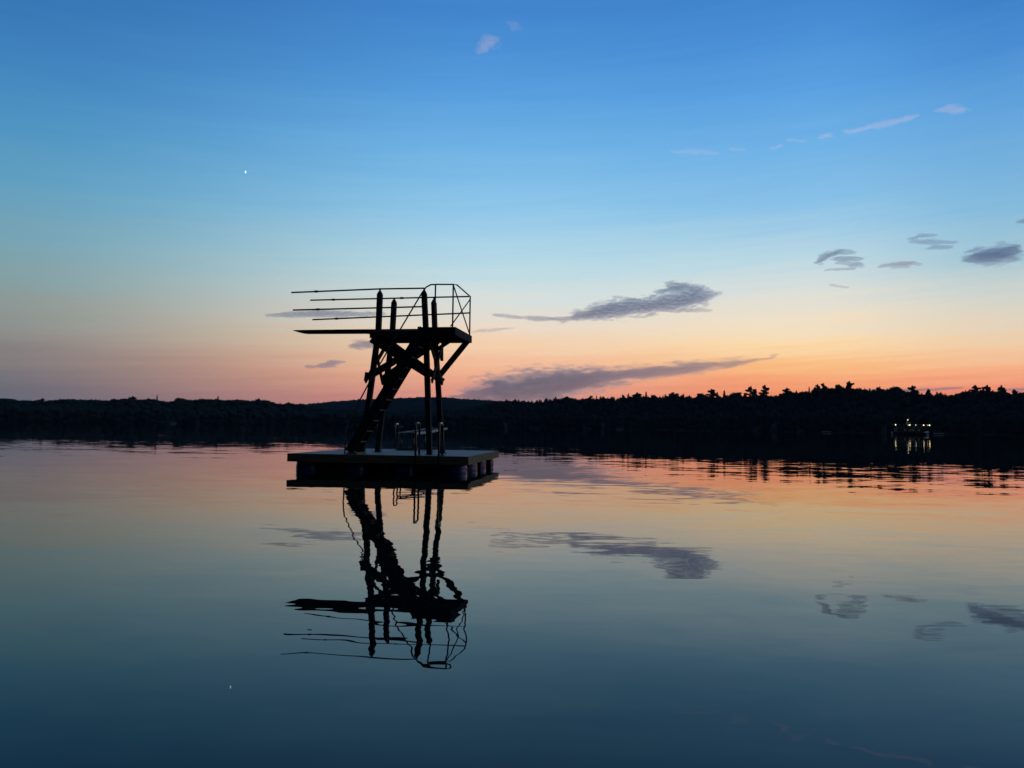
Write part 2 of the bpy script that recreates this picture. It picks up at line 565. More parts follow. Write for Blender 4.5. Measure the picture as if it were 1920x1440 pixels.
# ------------------------------------------------------------------ single trees on the skyline
def pine_meshes(seed, dense=1.0):
    random.seed(seed)
    H = 20.0
    tr = MB(); cr = MB()
    lean = Vector(((rnd() - .5) * .05, 0, 0))
    tr.pipe([(0, 0, -2), (lean.x * 8, 0, 8), (lean.x * 14, 0, 14), (lean.x * 19, 0, 19.2)], [0.38, 0.28, 0.17, 0.04], 6)
    z = 8.5
    while z < 19.6:
        w = rnd() * 6.283
        t = (z - 8.5) / 11.5
        ln = (3.6 * (1 - t ** 2.2) + 0.7) * (0.55 + 0.75 * rnd())
        up_ = 0.15 + 0.45 * t
        e = Vector((math.cos(w) * ln, math.sin(w) * ln, ln * up_))
        b0 = Vector((lean.x * z, 0, z - 1.5))
        tr.pipe([b0, b0 + e * .6, b0 + e], [0.09, 0.06, 0.02], 4)
        k = int(75 * dense * (0.6 + ln / 4))
        for _ in range(k):
            q = 0.35 + 0.68 * math.sqrt(rnd())
            sp = 0.95
            c_ = b0 + e * q + Vector(((rnd() - .5) * sp * 2, (rnd() - .5) * sp * 2, (rnd() - .35) * sp * 1.2))
            leaf(cr, c_, 0.34 + 0.42 * rnd())
        z += 0.42 + 0.35 * rnd()
    for _ in range(420):
        z_ = 7 + 13 * rnd()
        r_ = 1.5 * (20.4 - z_) / 10 + .25
        leaf(cr, Vector((lean.x * z_ + (rnd() - .5) * 2 * r_, (rnd() - .5) * 2 * r_, z_)), 0.5)
    return tr.mesh('trunk', M['bark']), cr.mesh('crown', M['pine_foliage'])


def dome_meshes(seed):
    random.seed(seed)
    tr = MB(); cr = MB()
    tr.pipe([(0, 0, -2), (0.1, 0, 6), (0, 0, 11), (0.1, 0, 16)], [0.42, 0.32, 0.2, 0.06], 6)
    for k in range(34):
        w = rnd() * 6.283; u = rnd() * 1.5 - .5
        q = math.sqrt(max(0, 1 - min(1, u) ** 2))
        rr = (0.6 + 0.4 * rnd())
        c_ = Vector((q * math.cos(w) * 3.5 * rr, q * math.sin(w) * 3.5 * rr, 14.2 + u * 4.6 * rr))
        if k % 3 == 0:
            tr.pipe([(0, 0, 7 + rnd() * 4), c_], [0.12, 0.03], 4)
        rc = 0.9 + 0.7 * rnd()
        for _ in range(36):
            d = Vector((rnd() - .5, rnd() - .5, rnd() - .5))
            d = d.normalized() * rc * (rnd() ** .4)
            leaf(cr, c_ + d, 0.4 + 0.45 * rnd())
    return tr.mesh('trunk', M['bark']), cr.mesh('crown', M['foliage'])


def spire_meshes(seed):
    random.seed(seed)
    tr = MB(); cr = MB()
    tr.pipe([(0, 0, -2), (0, 0, 10), (0, 0, 19.6)], [0.34, 0.2, 0.03], 6)
    z = 4.0
    while z < 19.9:
        t = (z - 4) / 16
        r_ = 2.9 * (1 - t) ** 0.85 + .15
        for w0 in range(7):
            w = w0 * 0.9 + rnd()
            ln = r_ * (0.7 + 0.5 * rnd())
            for _ in range(8):
                q = math.sqrt(rnd())
                leaf(cr, Vector((math.cos(w) * ln * q + (rnd() - .5) * .3, math.sin(w) * ln * q + (rnd() - .5) * .3, z - q * ln * .35 + (rnd() - .5) * .3)), 0.24 + 0.25 * rnd())
        z += 0.55
    return tr.mesh('trunk', M['bark']), cr.mesh('crown', M['pine_foliage'])


VAR = {'pine': [pine_meshes(i * 11 + 3, 1.0) for i in range(8)],
       'dense': [pine_meshes(i * 17 + 5, 2.2) for i in range(3)],
       'dome': [dome_meshes(i * 13 + 2) for i in range(4)],
       'spire': [spire_meshes(i * 7 + 1) for i in range(3)]}
random.seed(21)
KIND = {'pine': ('pine_tree', 'ragged open-crowned pine'), 'dense': ('pine_tree', 'dense bushy pine'),
        'dome': ('broadleaf_tree', 'round-topped broadleaf tree'), 'spire': ('conifer_tree', 'pointed narrow conifer')}
# (photo x, photo y of the top, width in photo pixels, kind, what singles it out)
TREES = [
    (16, 746, 24, 'dome', 'nearest the left edge of the photo'),
    (78.5, 746.2, 9, 'pine', 'second standing up from the left edge, before a smooth stretch of woods'),
    (135, 747.2, 26, 'dome', 'low and wide in the smooth stretch of the left woods'),
    (214, 746.2, 15, 'dome', 'at the right end of the smooth stretch of the left woods'),
    (248, 742.6, 17, 'dense', 'just left of the tall pointed tip in the left woods'),
    (279, 746, 16, 'dome', 'touching the left side of the tall pointed tip in the left woods'),
    (294.7, 740.4, 8, 'spire', 'tallest tip of the left woods, between two rounded crowns'),
    (321, 751.5, 6, 'spire', 'short, in the dip left of a broad dome in the left woods'),
    (338.5, 744.5, 22, 'dome', 'broadest dome of the left woods, right of the dip'),
    (379, 747, 20, 'dome', 'between the broad dome and the thin spire of the left woods'),
    (409, 741.6, 7, 'spire', 'thin spire standing alone on the middle of the left woods'),
    (444, 748.2, 22, 'dome', 'right of the thin lone spire in the left woods'),
    (467, 750, 5, 'spire', 'tiny, just left of the square-topped crown in the left woods'),
    (484, 746.5, 12, 'dense', 'square-topped, where the left woods begin to drop'),
    (501, 749.5, 13, 'dome', 'on the slope where the left woods drop toward the hill'),
    (542, 753.6, 20, 'dome', 'last dome of the left woods before the hill, under the springboard tip'),
    (950, 748.6, 9, 'dense', 'first right of the hill, under the left end of the grey cloud'),
    (967, 748, 8, 'pine', 'second right of the hill, in a close pair'),
    (972.5, 748.6, 6, 'spire', 'third right of the hill, in a close pair'),
    (983, 749.8, 9, 'dense', 'fourth right of the hill, above the raft corner'),
    (1015, 749.4, 6, 'spire', 'at the lowest dip of the skyline right of the hill'),
    (1025, 746.6, 9, 'pine', 'on the rise right of the lowest dip in the skyline'),
    (1062.5, 742.8, 12, 'dense', 'first high crown below the grey cloud band'),
    (1107, 741.6, 12, 'pine', 'left one of three small crowns under the middle of the cloud band'),
    (1118.5, 741.4, 6, 'spire', 'middle one of three small crowns under the cloud band'),
    (1130, 742.8, 11, 'dense', 'right one of three small crowns under the cloud band'),
    (1148, 743.4, 10, 'pine', 'low, between three small crowns and a taller point'),
    (1167, 739.8, 9, 'pine', 'just left of the pointed crown above the pale boathouse'),
    (1178, 737.2, 12, 'spire', 'steep pointed crown left of a square bushy one'),
    (1195, 735.8, 19, 'dense', 'square bushy crown between two pointed ones'),
    (1211.5, 734, 12, 'spire', 'pointed crown right of the square bushy one'),
    (1225, 740.4, 14, 'pine', 'low, right of the second pointed crown'),
    (1247, 738.6, 7, 'spire', 'small tip just left of the wide dome under the cloud tail'),
    (1263, 734.6, 24, 'dome', 'wide dome under the tail of the cloud band'),
    (1280, 739.4, 9, 'pine', 'small, against the right side of the wide dome'),
    (1292, 741.2, 14, 'dense', 'low, between the wide dome and the feathery twin tops'),
    (1316, 735.6, 22, 'dome', 'left of the tall feathery pine'),
    (1334, 729.4, 19, 'pine', 'tall feathery one with branches spread like a hand'),
    (1345, 735, 9, 'pine', 'leaning on the right side of the tall feathery one'),
    (1358, 731.4, 13, 'spire', 'clean cone between the feathery pine and a wide dome'),
    (1379, 733.4, 26, 'dome', 'wide dome right of the clean cone'),
    (1408, 724.6, 17, 'pine', 'left of two tall lollipop pines'),
    (1434.5, 721.8, 17, 'pine', 'right of two tall lollipop pines'),
    (1474, 727, 20, 'dense', 'haystack-shaped crown right of the two lollipop pines'),
    (1493, 732, 8, 'pine', 'small one right of the haystack-shaped crown'),
    (1517, 724.4, 5, 'spire', 'thin tip left of the two feathery plumes'),
    (1533, 720.3, 13, 'pine', 'left of the two feathery plumes'),
    (1544, 718.2, 13, 'pine', 'right of the two feathery plumes'),
    (1573.5, 718.6, 18, 'dome', 'just left of the highest crown on the skyline'),
    (1593.5, 714.6, 19, 'dense', 'highest crown on the whole skyline'),
    (1617, 728, 20, 'dome', 'right of the highest crown, left of the lit boat'),
    (1653, 728.6, 20, 'dome', 'above and left of the lit boat'),
    (1679, 722.2, 22, 'dome', 'straight above the left end of the lit boat'),
    (1710.5, 723, 19, 'pine', 'spiky one above the right half of the lit boat'),
    (1740, 728.6, 9, 'dense', 'narrow one above the right end of the lit boat'),
    (1761, 737.4, 18, 'dome', 'low dome right of the lit boat'),
    (1786, 739, 20, 'dome', 'second low dome right of the lit boat'),
    (1806, 732.8, 14, 'dome', 'at the foot of the last high group of trees'),
    (1829, 721.8, 18, 'pine', 'flat ragged top, left one of the last high group'),
    (1850, 722, 18, 'dense', 'middle one of the last high group'),
    (1878, 722.4, 16, 'pine', 'right one of the last high group, with a side twig'),
    (1901, 729.8, 13, 'pine', 'low, between the last high group and the right edge of the photo'),
    (1918, 733, 12, 'dome', 'cut by the right edge of the photo'),
]
for i, (px, py, w, kind, where) in enumerate(TREES):
    Y = interp(SHORE, px) + RIDGE * (1.0 + 0.05 * (i % 3))
    a, t = ray(px, py)
    g = ground_h(px, Y)
    top = EYE + t * Y
    nat = {'pine': 6.6, 'dense': 6.8, 'dome': 8.4, 'spire': 6.0}[kind]
    sw = (max(8, w) * Y / F_PX) / nat
    h = top - g
    nm_, look = KIND[kind]
    root = empty(nm_, (a * Y, Y, g), rnd() * 6.28, look + ', ' + where, 'tree', 'trees standing up from the far skyline')
    tm, cm = VAR[kind][i % len(VAR[kind])]
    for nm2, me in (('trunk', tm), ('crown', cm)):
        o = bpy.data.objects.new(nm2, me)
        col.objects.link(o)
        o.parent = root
    # keep the crown shape: raise the stretch only as far as the real height asks for
    root.scale = (sw, sw, h / 20.0)


# ------------------------------------------------------------------ raft
DECK = 0.477
RY = -R(7.5)
RW, RD = 5.12, 5.6
TO = Vector((-3.4, 22.9, 0))
TY = -R(9.5)
tower_m = Matrix.Translation(TO) @ Matrix.Rotation(TY, 4, 'Z')
fr = tower_m @ Vector((2.455, -1.36, 0))           # front right corner of the raft
raft_m = Matrix.Translation(fr) @ Matrix.Rotation(RY, 4, 'Z') @ Matrix.Translation((-RW / 2, RD / 2, 0))
raft = empty('swim_raft', raft_m.to_translation(), RY, 'square wooden swim raft floating on blue barrels under the diving tower', 'raft')
hw, hd = RW / 2, RD / 2
d = MB()
nb = 36
for i in range(nb):
    y0 = -hd + i * RD / nb
    d.box(-hw, hw, y0 + .004, y0 + RD / nb - .004, DECK - .036, DECK + random.uniform(-.002, .002))
d.build('deck', M['deck'], raft)
for x0, x1, y0, y1 in ((-hw, hw, -hd - .04, -hd - .001), (-hw, hw, hd + .001, hd + .04)):
    MB().box(x0, x1, y0, y1, DECK - .225, DECK - .002).build('fascia_board', M['fascia'], raft)
for x in (hw + .001, -hw - .041):
    for (ya, yb) in ((-hd - .04, 0.35), (0.354, hd + .04)):
        MB().box(x, x + .04, ya, yb, DECK - .225, DECK - .002).build('fascia_board', M['fascia'], raft)
j = MB()
for i in range(7):
    x = -hw + .25 + i * (RW - .5) / 6
    j.box(x - .02, x + .02, -hd + .002, hd - .002, DECK - .215, DECK - .04)
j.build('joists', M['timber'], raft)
for y in (-hd + .85, 0, hd - .85):  # added bars, fill the see-through gaps between the barrels to keep them dark
    MB().box(-hw + .10, hw - .10, y - .05, y + .05, -.12, DECK - .217).build('gap_filler', M['timber'], raft)
for x in (-1.45, 0, 1.45):
    MB().box(x - .03, x + .03, -hd + .91, -hd + 1.2, -.12, DECK - .218).build('gap_filler', M['timber'], raft)
BR = 0.33
DT = DECK - .228
for ix in range(4):
    bx_ = -hw + .07 + BR + ix * (RW - .14 - 2 * BR) / 3
    for iy in range(4):
        by_ = -hd + .07 + BR + iy * (RD - .14 - 2 * BR) / 3
        prof = [(.02, DT), (BR * .90, DT), (BR * .955, DT - .02), (BR * .97, DT - .08), (BR * .985, DT - .16), (BR, DT - .19), (BR, DT - .22),
                (BR * .985, DT - .25), (BR * .985, DT - .50), (BR, DT - .53), (BR, DT - .56), (BR * .975, DT - .60), (BR * .95, DT - .82), (BR * .88, DT - .87), (.02, DT - .87)]
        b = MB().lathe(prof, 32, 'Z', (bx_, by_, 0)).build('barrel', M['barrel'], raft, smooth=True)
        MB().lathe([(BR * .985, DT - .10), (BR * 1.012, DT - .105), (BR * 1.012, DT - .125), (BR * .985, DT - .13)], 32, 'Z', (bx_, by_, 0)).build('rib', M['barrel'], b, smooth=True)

# ------------------------------------------------------------------ diving tower
tower = empty('diving_tower', (TO.x, TO.y, DECK), TY, 'tall dark timber diving tower with a long springboard standing on the raft', 'diving tower')
Z = lambda z: z - DECK
vF, vB = -.50, .74


def zz(*q):
    return [(u, v, z - DECK) for u, v, z in q]


POST = 0.145
LEGS = [  # u at the foot, at platform height, at the top
    (-0.89, -0.475, -0.455, vF, 5.215, 5.32), (1.15, 0.968, 0.895, vF, 5.21, 5.32),
    (-0.85, -0.462, -0.425, vB, 5.17, 5.27), (1.21, 0.905, 0.85, vB, 5.15, 5.27)]
for u0, u1, u2, v, zt, zc in LEGS:
    b = MB()
    b.bar(*zz((u0, v, DECK + .002), (u1, v, 4.09)), POST, POST)
    b.bar(*zz((u1, v, 4.09), (u2, v, zt - .06)), POST * 1.0, POST * 1.0)
    # chamfered head and pipe socket
    n = len(b.v)
    q = Vector((u2, v, zt - .06 - DECK)); h_ = POST / 2
    b.hexa([q + Vector((-h_, -h_, 0)), q + Vector((h_, -h_, 0)), q + Vector((h_, h_, 0)), q + Vector((-h_, h_, 0)),
            q + Vector((-.035, -.035, .10)), q + Vector((.035, -.035, .10)), q + Vector((.035, .035, .10)), q + Vector((-.035, .035, .10))])
    b.pipe(zz((u2, v, zt + .02), (u2, v, zc)), .028, 8)
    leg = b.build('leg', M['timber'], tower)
    MB().box(u0 - .11, u0 + .11, v - .11, v + .11, .002, .022).build('foot_plate', M['galv'], leg)


def plank(name, a, b, w=.205, d=.045, mat='timber', side=(0, 1, 0)):
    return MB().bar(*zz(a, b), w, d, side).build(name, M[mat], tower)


# diagonal braces: long faces
off = POST / 2 + .026
plank('cross_brace', (-0.66, vF - off, 3.83), (1.10, vF - off, 2.78))
plank('cross_brace', (1.12, vF + off, 3.86), (-0.80, vF + off, 2.72))
plank('cross_brace', (-0.60, vB + off, 3.90), (1.16, vB + off, 2.66))
plank('cross_brace', (1.02, vB - off, 3.90), (-0.72, vB - off, 2.72))
# short faces
for (ua, ub, sg) in ((-0.49, -0.655, -1), (0.985, 1.05, 1)):
    o1, o2 = sg * (POST / 2 + .03), sg * (POST / 2 + .08)
    plank('cross_brace', (ua + o1, vF - .06, 3.80), (ub + o1, vB + .06, 2.60), .13, .045, side=(1, 0, 0))
    plank('cross_brace', (ub + o2, vF - .10, 2.58), (ua + o2, vB + .06, 3.84), .13, .045, side=(1, 0, 0))
# corner blocks bolted at the lower ends of the braces
plank('brace_block', (-0.80, vF - .02, 2.86), (-0.835, vF - .02, 2.60), .05, .14)
plank('brace_block', (1.125, vB, 3.76), (1.135, vB, 3.30), .07, .13)
# knee strut out to the back corner of the platform
plank('knee_strut', (1.93, vB - .02, 3.90), (1.04, vB - .02, 2.80), .16, .10)
plank('knee_strut', (1.34, vB - .02, 3.88), (1.00, vB - .02, 3.66), .10, .10)

# platform: beams, fascia, boards
for v in (vF - POST / 2 - .025, vB + POST / 2 + .025):
    plank('beam', (-0.70, v, 3.95), (1.95, v, 3.95), .18, .045)
plank('beam', (-0.62, -.45, 3.93), (-0.62, .68, 3.93), .2, .05, side=(1, 0, 0))
plank('beam', (-0.76, 0.10, 3.98), (0.2, 0.10, 3.98), .18, .10)
pf = MB()
nb = 17
U0, U1 = -0.62, 1.99
for i in range(nb):
    a = U0 + i * (U1 - U0) / nb
    v0 = -1.20 if a > .95 else vF - .13
    pf.box(a + .004, a + (U1 - U0) / nb - .004, v0, .86, Z(4.045), Z(4.082))
pf.build('platform_deck', M['deck'], tower)
for q in ((.955, 1.99, -1.242, -1.203), (.955, 1.99, .862, .90)):
    MB().box(q[0], q[1], q[2], q[3], Z(3.86), Z(4.079)).build('platform_fascia', M['timber'], tower)
MB().box(1.992, 2.03, -1.242, .90, Z(3.86), Z(4.079)).build('platform_fascia', M['timber'], tower)
MB().box(.935, .953, -1.242, -.66, Z(3.86), Z(4.10)).build('platform_fascia', M['timber'], tower)
pj = MB()
for u in (1.2, 1.5, 1.8):
    pj.box(u - .02, u + .02, -1.20, -.62, Z(3.88), Z(4.043))
pj.build('joists', M['timber'], tower)

# springboard
sb = MB()
prof = [(-3.32, 4.150, 4.168), (-3.18, 4.118, 4.172), (-3.05, 4.105, 4.174), (-1.6, 4.100, 4.178), (1.15, 4.095, 4.178)]
bw = .25
for (ua, la, ha), (ub, lb_, hb_) in zip(prof, prof[1:]):
    sb.hexa([(ua, .10 - bw, Z(la)), (ub, .10 - bw, Z(lb_)), (ub, .10 + bw, Z(lb_)), (ua, .10 + bw, Z(la)),
             (ua, .10 - bw, Z(ha)), (ub, .10 - bw, Z(hb_)), (ub, .10 + bw, Z(hb_)), (ua, .10 + bw, Z(ha))])
board = sb.build('springboard', M['timber'], tower)
fu = MB()
fu.hexa([(-1.12, -.16, Z(4.096)), (-.45, -.16, Z(4.05)), (-.45, .36, Z(4.05)), (-1.12, .36, Z(4.096)),
         (-1.12, -.16, Z(4.099)), (-.45, -.16, Z(4.099)), (-.45, .36, Z(4.099)), (-1.12, .36, Z(4.099))])
fu.hexa([(-.90, -.13, Z(4.07)), (-.62, -.13, Z(3.80)), (-.62, .33, Z(3.80)), (-.90, .33, Z(4.07)),
         (-.88, -.13, Z(4.083)), (-.5, -.13, Z(4.06)), (-.5, .33, Z(4.06)), (-.88, .33, Z(4.083))])
fu.build('board_mount', M['timber'], tower)

# guard rails
PR = .024


def rail(name, pts, collars=(), r=PR, mat='pipe'):
    o = MB().pipe(zz(*pts), r).build(name, M[mat], tower, smooth=True)
    for c_ in collars:
        c_ = Vector((c_[0], c_[1], c_[2] - DECK))
        MB().pipe([c_ - Vector((.05, 0, 0)), c_ + Vector((.05, 0, 0))], r * 1.45).build('collar', M[mat], o, smooth=True)
    return o


rail('guard_rail', [(-3.24, vF, 5.262), (-.455, vF, 5.325), (.895, vF, 5.322)], [(-2.45, vF, 5.280)])
rail('guard_rail', [(-3.15, vF - .05, 4.722), (.90, vF - .05, 4.772)], [(-2.36, vF - .05, 4.7325)])
rail('guard_rail', [(-3.19, vB, 5.235), (1.955, vB, 5.275)], [(-2.42, vB, 5.241), (-.18, vB, 5.259)])
rail('guard_rail', [(-3.12, vB + .05, 4.62), (1.96, vB + .05, 4.775)], [(-2.32, vB + .05, 4.644)])
# landing rail: carries on from the stair handrail and round the end
vL = -1.225
rail('stair_handrail', [(-1.13, vL, DECK + .003), (-1.135, vL, .95), (-1.09, vL, 1.28), (-.98, vL, 1.52), (-.45, vL, 2.53), (.41, vL, 4.0), (1.04, vL, 5.06), (1.15, vL, 5.21), (1.29, vL, 5.285), (1.45, vL, 5.29)], r=.021)
rail('end_guard_rail', [(1.45, vL, 5.29), (1.95, vL, 5.28), (2.045, vL + .03, 5.27), (1.985, .80, 5.28)], r=.021)
for u, v, zt in ((1.43, vL, 5.29), (1.945, vL, 5.285), (1.975, .82, 5.28)):
    rail('guard_post', [(u, v, 4.05), (u, v, zt)], r=.023)
rail('rail_brace', [(1.95, vL, 5.25), (1.99, .88, 4.05)], r=.018)
rail('rail_brace', [(1.98, .80, 5.20), (1.90, vL - .03, 4.10)], r=.018)

# steep stair
stair_u = lambda z: -1.045 + (z - .5) * .605
for v in (-1.185, -.66):
    plank('stringer', (stair_u(DECK + .06), v, DECK + .06), (stair_u(4.05), v, 4.05), .265, .04)
for i in range(11):
    z = .83 + i * .302
    u = stair_u(z)
    MB().box(u - .10, u + .15, -1.163, -.682, Z(z - .02), Z(z + .02)).build('tread', M['tread'], tower)
MB().box(stair_u(DECK) - .02, stair_u(DECK) + .28, -1.24, -.60, .002, .05).build('foot_block', M['fascia'], tower)


# ------------------------------------------------------------------ swim ladders
def swim_ladder(name, m, yaw, width, label, reach, top):
    """m: world point at the raft edge midway between the rails; local +y runs onto the deck"""
    root = empty(name, m, yaw, label, 'ladder', 'swim ladders of the raft')
    for s in (-1, 1):
        x = s * width / 2
        pts = [(x, -.07, -reach - DECK + DECK * 0), (x, -.07, top - .08), (x, -.05, top - .02), (x, 0, top), (x, .2, top), (x, .30, top - .02), (x, .34, top - .08), (x, .35, .0)]
        r_ = MB().pipe(pts, .03, 10).build('handrail', M['galv'], root, smooth=True)
        MB().pipe([(x, .35, .001), (x, .35, .018)], .085, 14).build('flange', M['galv'], r_)
        MB().box(x - .03, x + .03, -.05, .0, -.12, -.05).build('bracket', M['galv'], r_)
    k = 0
    z = -.30
    while z > -reach:
        MB().box(-width / 2 + .02, width / 2 - .02, -.12, -.03, z - .015, z + .015).build('rung', M['galv'], root)
        z -= .27
    return root


fe = raft_m @ Vector((0, 0, 0))
# front ladder: its rails stand 0.66 m apart on the near edge
p_f = raft_m @ Vector((1.46, -hd - .045, DECK))
swim_ladder('swim_ladder', p_f, RY, .66, 'steel swim ladder on the near edge of the raft, right of the stair', 1.1, .90)
p_b = raft_m @ Vector((-1.33, hd + .045, DECK))
swim_ladder('swim_ladder', p_b, RY + math.pi, .62, 'steel swim ladder on the far edge of the raft, behind the stair', 1.1, .88)

# ------------------------------------------------------------------ low springboard at the back of the raft
LY = -R(11.0)
lp = raft_m @ Vector((-.33, 1.75, DECK))
low = empty('low_springboard', lp, LY, 'low pale springboard at the back of the raft, reaching out behind the tower', 'springboard')
bl = MB()
prof = [(-.2, .555, .585), (1.2, .60, .635), (3.0, .70, .728), (3.75, .745, .76)]
for (ya, la, ha), (yb, lb_, hb_) in zip(prof, prof[1:]):
    bl.hexa([(-.27, ya, la), (.27, ya, la), (.27, yb, lb_), (-.27, yb, lb_), (-.27, ya, ha), (.27, ya, ha), (.27, yb, hb_), (-.27, yb, hb_)])
lowb = bl.build('board', M['board'], low)
for s in (-1, 1):
    e = MB()
    for (ya, la, ha), (yb, lb_, hb_) in zip(prof, prof[1:]):
        x0, x1 = (s * .272, s * .30)
        e.hexa([(x0, ya, la - .04), (x1, ya, la - .04), (x1, yb, lb_ - .04), (x0, yb, lb_ - .04), (x0, ya, ha + .012), (x1, ya, ha + .012), (x1, yb, hb_ + .012), (x0, yb, hb_ + .012)])
    e.build('edge_rail', M['board_edge'], lowb)
for x in (-.22, .22):
    for y, h_ in ((-.1, .55), (1.15, .59)):
        MB().pipe([(x, y, .0), (x, y, h_)], .028).build('leg', M['galv'], low, smooth=True)
MB().pipe([(-.3, 1.15, .575), (.3, 1.15, .575)], .025).build('fulcrum', M['galv'], low, smooth=True)
MB().box(-.36, .38, -.20, -.02, .0, .09).build('base_timber', M['fascia'], low)
MB().box(-.36, .38, 1.05, 1.25, .0, .09).build('base_timber', M['fascia'], low)

# ------------------------------------------------------------------ lit excursion boat
BY = 450.0
bc = at(1707, 814, BY); bc.z = 0
boat = empty('excursion_boat', bc, R(-4), 'brightly lit excursion boat with lamps along its canopy, in front of the right woods', 'boat')
K = BY / F_PX
hl = 10.6
hu = MB()
st = [(-hl, .9, 1.7), (-hl * .9, 2.0, 1.5), (-hl * .5, 2.6, 1.35), (hl * .4, 2.6, 1.35), (hl * .8, 1.9, 1.55), (hl * .97, .5, 1.9), (hl, .06, 2.0)]
n0 = []
for x, w, h_ in st:
    n0.append(len(hu.v))
    hu.v += [(x * .96, -w * .75, -.4), (x, -w, h_), (x, w, h_), (x * .96, w * .75, -.4)]
for a, b in zip(n0, n0[1:]):
    for k in range(4):
        k2 = (k + 1) % 4
        hu.f.append((a + k, a + k2, b + k2, b + k))
hu.f.append(tuple(n0[0] + k for k in range(4))); hu.f.append(tuple(n0[-1] + k for k in range(4)))
hu.build('hull', M['hull'], boat)
MB().box(-8.4, 6.4, -2.1, 2.1, 1.36, 3.7).build('cabin', M['brown_siding'], boat)
for i in range(9):
    x = -7.8 + i * 1.6
    fr_ = MB().box(x, x + 1.1, -2.14, -2.102, 2.2, 3.2).build('window', M['roofing'], boat)
    MB().box(x + .07, x + 1.03, -2.165, -2.142, 2.27, 3.13).build('pane', M['lit_window'] if i in (2, 4, 5, 7) else M['dark_glass'], fr_)
MB().box(-9.0, 7.2, -2.4, 2.4, 3.72, 3.84).build('upper_deck', M['grey_siding'], boat)
MB().box(-10.2, 9.9, -2.45, 2.45, 5.95, 6.08).build('canopy', M['canopy'], boat)
for i in range(9):
    for y in (-2.3, 2.3):
        x = -8.8 + i * 2.0
        MB().pipe([(x, y, 3.84 if x < 7 else 1.4), (x, y, 5.95)], .05, 6).build('canopy_post', M['white_siding'], boat)
ur = MB()
for z in (4.3, 4.75):
    ur.pipe([(-8.8, -2.32, z), (7.1, -2.32, z)], .03, 6)
    ur.pipe([(-8.8, 2.32, z), (7.1, 2.32, z)], .03, 6)
ur.build('railing', M['white_siding'], boat)
MB().box(-1.9, 0.1, -1.1, 1.1, 6.085, 7.5).build('wheelhouse', M['white_siding'], boat)
MB().pipe([(-1.4, 0, 7.5), (-1.4, 0, 8.5)], .06, 6).build('mast', M['white_siding'], boat)
lamps = [(1676.4, 796.8, .28, 'lamp_white'), (1702.3, 797.0, .28, 'lamp_white'), (1702.3, 787.6, .22, 'lamp_white'), (1713, 796.8, .2, 'lamp_dim'),
         (1727.3, 797.0, .27, 'lamp_white'), (1737.8, 797.6, .33, 'lamp_white'), (1734.2, 797.6, .2, 'lamp_amber'), (1699.6, 797.8, .25, 'lamp_amber')]
binv = (Matrix.Translation(bc) @ Matrix.Rotation(R(-4), 4, 'Z')).inverted()
for x, y, r_, mt in lamps:
    q = binv @ at(x, y, BY)
    hi = y < 792
    lo_ = Vector((q.x, 0 if hi else -2.62, 8.6 if hi else 5.6))
    o = MB().lathe([(.02, -r_), (r_ * .7, -r_ * .72), (r_, 0), (r_ * .7, r_ * .72), (.02, r_)], 12, 'Z', lo_).build('lamp', M[mt], boat, smooth=True)

# ------------------------------------------------------------------ cottages and boats along the far shore
GH = 'cottages along the far shore'


def cottage(px, back, w, h, roof_h, siding, label, lit=None):
    Y = interp(SHORE, px) + back
    a, _ = ray(px, 800)
    g = max(ground_h(px, Y), .4)
    r_ = empty('cottage', (a * Y, Y, g), math.atan2(-a, 1) * .8, label, 'cottage', GH)
    dp = w * .7
    MB().box(-w / 2, w / 2, -dp / 2, dp / 2, -1.5, h).build('wall', M[siding], r_)
    rf = MB()
    e = .5
    for s in (-1, 1):
        rf.hexa([(-w / 2 - e, s * (dp / 2 + e), h - .1), (w / 2 + e, s * (dp / 2 + e), h - .1), (w / 2 + e, 0, h + roof_h), (-w / 2 - e, 0, h + roof_h),
                 (-w / 2 - e, s * (dp / 2 + e), h + .1), (w / 2 + e, s * (dp / 2 + e), h + .1), (w / 2 + e, 0, h + roof_h + .2), (-w / 2 - e, 0, h + roof_h + .2)])
    rf = rf.build('roof', M['roofing'], r_)
    MB().box(w * .2, w * .2 + .8, .5, 1.3, h + roof_h * .6, h + roof_h + 1).build('chimney', M['grey_siding'], rf)
    n = max(2, int(w / 3))
    for i in range(n):
        x = -w / 2 + (i + .5) * w / n
        wd = MB().box(x - .7, x + .7, -dp / 2 - .05, -dp / 2 - .002, 1.0, 2.4).build('window', M['white_siding'], r_)
        on = lit is not None and i == lit
        MB().box(x - .6, x + .6, -dp / 2 - .08, -dp / 2 - .052, 1.1, 2.3).build('pane', M['lamp_dim'] if on else M['dark_glass'], wd)
    MB().box(-.5, .5, -dp / 2 - .05, -dp / 2 - .002, -.3, 0.9).build('door', M['brown_siding'], r_)
    return r_


cottage(8, 12, 15, 3.2, 2, 'grey_siding', 'long grey cottage on the shore at the left edge of the photo')
cottage(257, 10, 10, 3, 2, 'grey_siding', 'small grey cottage on the shore below the tall pointed tip of the left woods')
cottage(402, 10, 9, 3, 2, 'grey_siding', 'grey cottage on the shore below the thin lone spire of the left woods')
cottage(461, 8, 10, 3, 2.2, 'white_siding', 'white cottage on the shore left of the springboard tip')
cottage(500, 10, 8, 3, 2, 'grey_siding', 'grey cottage at the shore nearest the left side of the raft')
cottage(944, 8, 9, 3, 2, 'grey_siding', 'cottage with a lit window on the shore just right of the tower', lit=1)
cottage(1000, 10, 12, 3, 2, 'grey_siding', 'grey cottage on the shore above the far right corner of the raft')
cottage(1101, 10, 10, 3.4, 2.4, 'grey_siding', 'grey cottage left of the tall pale boathouse')
cottage(1133, 12, 7, 5, 3, 'white_siding', 'tall narrow pale boathouse at the middle of the far shore')
